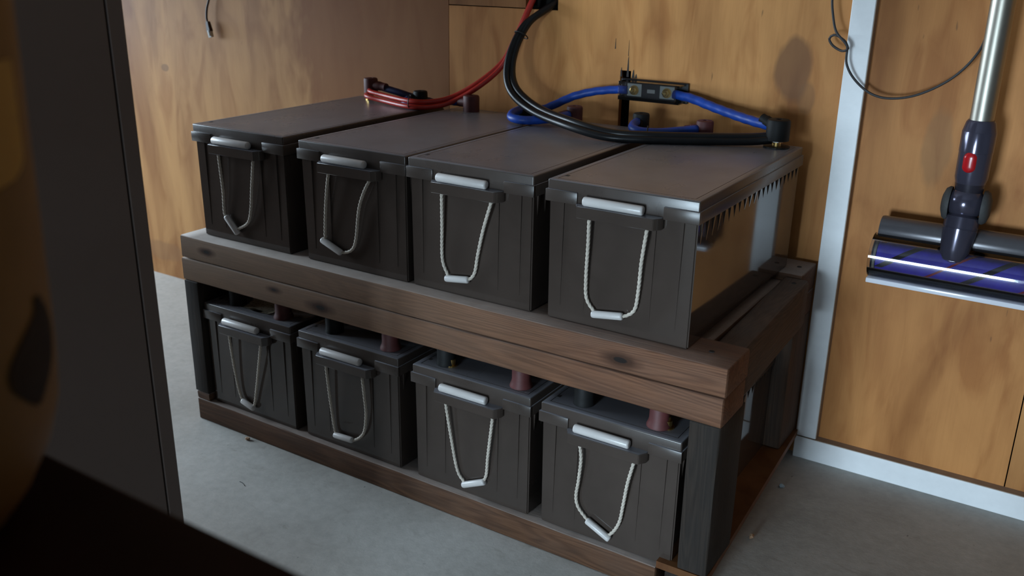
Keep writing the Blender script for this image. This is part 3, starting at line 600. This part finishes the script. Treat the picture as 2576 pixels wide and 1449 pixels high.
# floor head: x runs along the roller
HX0, HX1 = 1.1520 - VX, 1.4120 - VX; RY, RZ, RR = 0.002, Z(0.447), 0.038
def half_tube(x0, x1, cy, cz, r, a0, a1, th, n=20):
    bm = bmesh.new(); sec = []
    for rr, rng in ((r, range(n + 1)), (r - th, range(n, -1, -1))):
        for k in rng:
            a = rad(a0 + (a1 - a0) * k / n); sec.append((cy + rr * math.cos(a), cz + rr * math.sin(a)))
    A = [bm.verts.new((x0, y, z)) for y, z in sec]; Bq = [bm.verts.new((x1, y, z)) for y, z in sec]; m = len(sec)
    for k in range(m): bm.faces.new((A[k], A[(k + 1) % m], Bq[(k + 1) % m], Bq[k]))
    for k in range(n):
        for V in (A, Bq): bm.faces.new((V[k], V[k + 1], V[m - 2 - k], V[m - 1 - k]))
    return bm
vpart('head_housing', vl([(0.0225, 0), (0.0235, 0.003), (0.0235, HX1 - HX0 - 0.010), (0.0225, HX1 - HX0 - 0.007)], 36, (HX0 + 0.004, 0.022, Z(0.4880)), (1, 0, 0)), M_VG)
vpart('rear_shell', half_tube(HX0 + 0.003, HX1 - 0.003, RY, RZ, RR + 0.004, -95, 80, 0.003), M_VG)
vpart('roller', vl([(0.010, 0), (0.033, 0.0005), (0.033, HX1 - HX0 - 0.022), (0.010, HX1 - HX0 - 0.0215)], 40, (HX0 + 0.011, RY, RZ), (1, 0, 0)), M_BR)
def helix(x0, turns, a0, length, wd, mat, name, rr=0.0334):
    bm = bmesh.new(); n = 40; prev = None
    for k in range(n + 1):
        t_ = k / n; a = rad(a0) + turns * 2 * math.pi * t_; x = x0 + length * t_
        row = []
        for q, ro in ((-wd, rr - 0.002), (-wd * 0.6, rr + 0.0012), (wd * 0.6, rr + 0.0012), (wd, rr - 0.002)):
            row.append(bm.verts.new((x + q, RY + ro * math.cos(a), RZ + ro * math.sin(a))))
        if prev:
            for j in range(3): bm.faces.new((prev[j], prev[j + 1], row[j + 1], row[j]))
        prev = row
    return vpart(name, bm, mat, ang=60)
LR = HX1 - HX0 - 0.036
for a0 in (20, 200): helix(HX0 + 0.018, -0.80, a0, LR, 0.0085, M_BRK, 'bristle_strip')
for a0 in (110, 290): helix(HX0 + 0.018, -0.80, a0 + 15, LR, 0.0035, M_BRR, 'red_bristle_strip', 0.0337)
vpart('clear_head_cover', half_tube(HX0, HX1, RY, RZ, RR, 80, 268, 0.0015, 30), M_VC)
bm = bmesh.new(); add_box(bm, (HX0 + 0.001, RY - 0.0345, RZ - RR - 0.0035), (HX1 - 0.001, RY + 0.004, RZ - RR + 0.0050), 0.0015); vpart('sole_strip', bm, plain('bright_sole_plastic', (0.80, 0.80, 0.86), 0.15, 0.0))
for x_, d_ in ((HX0 + 0.0005, 1), (HX1 - 0.0035, 1)):
    vpart('end_cap', vl([(0.030, 0), (0.0362, 0.0005), (0.0362, 0.0028), (0.030, 0.003)], 36, (x_ + 0.003, RY, RZ), (1, 0, 0)), M_VD2)
vpart('end_ring', vl([(0.0340, 0), (0.0352, 0), (0.0352, 0.004), (0.0340, 0.004)], 36, (HX0 + 0.0068, RY, RZ), (1, 0, 0)), plain('olive_grey_ring', (0.20, 0.19, 0.15), 0.5))

# ---------------------------------------------------------------- foreground: cabinet, table, jug
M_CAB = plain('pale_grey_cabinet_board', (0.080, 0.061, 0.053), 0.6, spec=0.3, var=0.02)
CX, CY = 0.550, -0.512
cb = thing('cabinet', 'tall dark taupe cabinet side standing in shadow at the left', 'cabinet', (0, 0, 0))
bm = bmesh.new(); add_box(bm, (-0.75, -1.10, 0.0), (CX, CY - 0.0222, 1.95), 0.0008); link('carcass', bm, M_CAB, cb)  # hidden left part widened to block the rear daylight
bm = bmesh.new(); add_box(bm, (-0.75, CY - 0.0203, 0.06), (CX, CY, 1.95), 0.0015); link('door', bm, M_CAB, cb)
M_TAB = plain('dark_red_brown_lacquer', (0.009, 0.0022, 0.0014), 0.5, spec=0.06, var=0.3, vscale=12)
tb = thing('table', 'dark reddish brown table top in the near lower left corner', 'table', (0, 0, 0))
TZ0, TY = 0.660, -0.9115
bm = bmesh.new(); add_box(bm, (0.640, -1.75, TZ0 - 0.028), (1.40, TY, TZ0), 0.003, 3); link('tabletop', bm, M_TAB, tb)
for x in (0.67, 1.33):
    for y in (-1.70, -1.00):
        bm = bmesh.new(); add_prism(bm, [(x, y, 0), (x + 0.04, y, 0), (x + 0.04, y + 0.04, 0), (x, y + 0.04, 0)], [(x - 0.005, y - 0.005, TZ0 - 0.028), (x + 0.05, y - 0.005, TZ0 - 0.028), (x + 0.05, y + 0.05, TZ0 - 0.028), (x - 0.005, y + 0.05, TZ0 - 0.028)]); link('leg', bm, M_TAB, tb)
M_JUG = plain('amber_plastic', (0.15, 0.085, 0.027), 0.6, spec=0.25, var=0.15, vscale=14)
jx, jy, jr = 1.0045, -0.9957, 0.080
jug = thing('jug', 'large round amber-brown jug out of focus at the left edge', 'jug', (jx, jy, TZ0))
JP = [(0.038, 0.0), (0.050, 0.004), (0.0620, 0.020), (0.0720, 0.040), (0.0780, 0.060), (0.0800, 0.085), (0.0850, 0.265), (0.080, 0.285), (0.062, 0.305), (0.035, 0.318), (0.024, 0.328), (0.024, 0.350), (0.026, 0.350), (0.026, 0.362)]
bm = bmesh.new(); add_lathe(bm, JP, 48); o = link('jug_body', bm, M_JUG, jug, True); smooth_by_angle(o, 60)
bm = bmesh.new(); add_lathe(bm, [(0.030, 0.358), (0.030, 0.380), (0.027, 0.383)], 32); o = link('cap', bm, M_TAB, jug); smooth_by_angle(o, 40)
def patch(name, a_fn, z0, z1, mat, nz=16, na=14, d=0.0007):
    bm = bmesh.new(); rows = []
    for i in range(nz + 1):
        z = z0 + (z1 - z0) * i / nz; a0, a1 = a_fn(i / nz)
        r = None
        for (ra, za), (rb, zb) in zip(JP, JP[1:]):
            if za <= z <= zb: r = ra + (rb - ra) * (z - za) / (zb - za)
        rows.append([bm.verts.new(((r + d) * math.cos(rad(a0 + (a1 - a0) * k / na)), (r + d) * math.sin(rad(a0 + (a1 - a0) * k / na)), z)) for k in range(na + 1)])
    for A, Bq in zip(rows, rows[1:]):
        for k in range(na): bm.faces.new((A[k], A[k + 1], Bq[k + 1], Bq[k]))
    bmesh.ops.solidify(bm, geom=bm.faces[:], thickness=0.0005)
    return link(name, bm, mat, jug, True)
patch('label_panel', lambda t_: (-70, 18 + 24 * math.sqrt(max(0, 1 - (1 - min(1, t_ / 0.25)) ** 2))), 0.167, 0.218, plain('pale_yellow_label', (0.60, 0.38, 0.11), 0.7))
patch('dark_drip', lambda t_: (30 - 14 * math.sin(math.pi * min(1, t_ * 1.15)) ** 1.0 + 6 * t_, 33 + 12 * math.sin(math.pi * min(1, t_ * 0.95)) + 4 * t_), 0.070, 0.118, plain('dark_brown_drip', (0.018, 0.007, 0.004), 0.6))

# ---------------------------------------------------------------- crumbs on the floor
def crumb(name, loc, s, mat, label, cat, rz=0.0):
    bm = bmesh.new(); bmesh.ops.create_icosphere(bm, subdivisions=2, radius=1.0)
    for v in bm.verts:
        v.co += noise.noise_vector(v.co * 1.6 + Vector(loc) * 40) * 0.45
        v.co = Vector((v.co.x * s[0], v.co.y * s[1], v.co.z * s[2]))
    z0 = min(v.co.z for v in bm.verts)
    o = link(name, bm, mat, loc=(loc[0], loc[1], -z0), rot=(0, 0, rz)); return tag(o, label, cat)
M_CHIP = plain('wood_chip', (0.36, 0.22, 0.13), 0.8, var=0.2); M_PEB = plain('grey_grit', (0.30, 0.34, 0.36), 0.7, var=0.2)
crumb('wood_chip', (0.1215, -0.036, 0), (0.006, 0.004, 0.003), M_CHIP, 'small wood chip on the concrete in front of the rack', 'wood chip', 0.3)
crumb('grit', (1.0700, 0.389, 0), (0.005, 0.004, 0.004), M_PEB, 'bluish grit on the floor beside the rack base near the wall', 'grit')
crumb('grit', (1.0770, 0.200, 0), (0.004, 0.006, 0.004), M_CHIP, 'pale crumb on the floor beside the rack base near the front', 'grit')
bm = bmesh.new(); add_tube(bm, [(-0.010, 0, 0.0006), (-0.002, 0.001, 0.0010), (0.010, -0.001, 0.0006)], 0.0005, 6, 0.003)
tag(link('splinter', bm, M_MARK, None, True, loc=(0.2381, -0.1562, 0), rot=(0, 0, rad(-12))), 'thin dark splinter lying on the bare concrete', 'splinter')
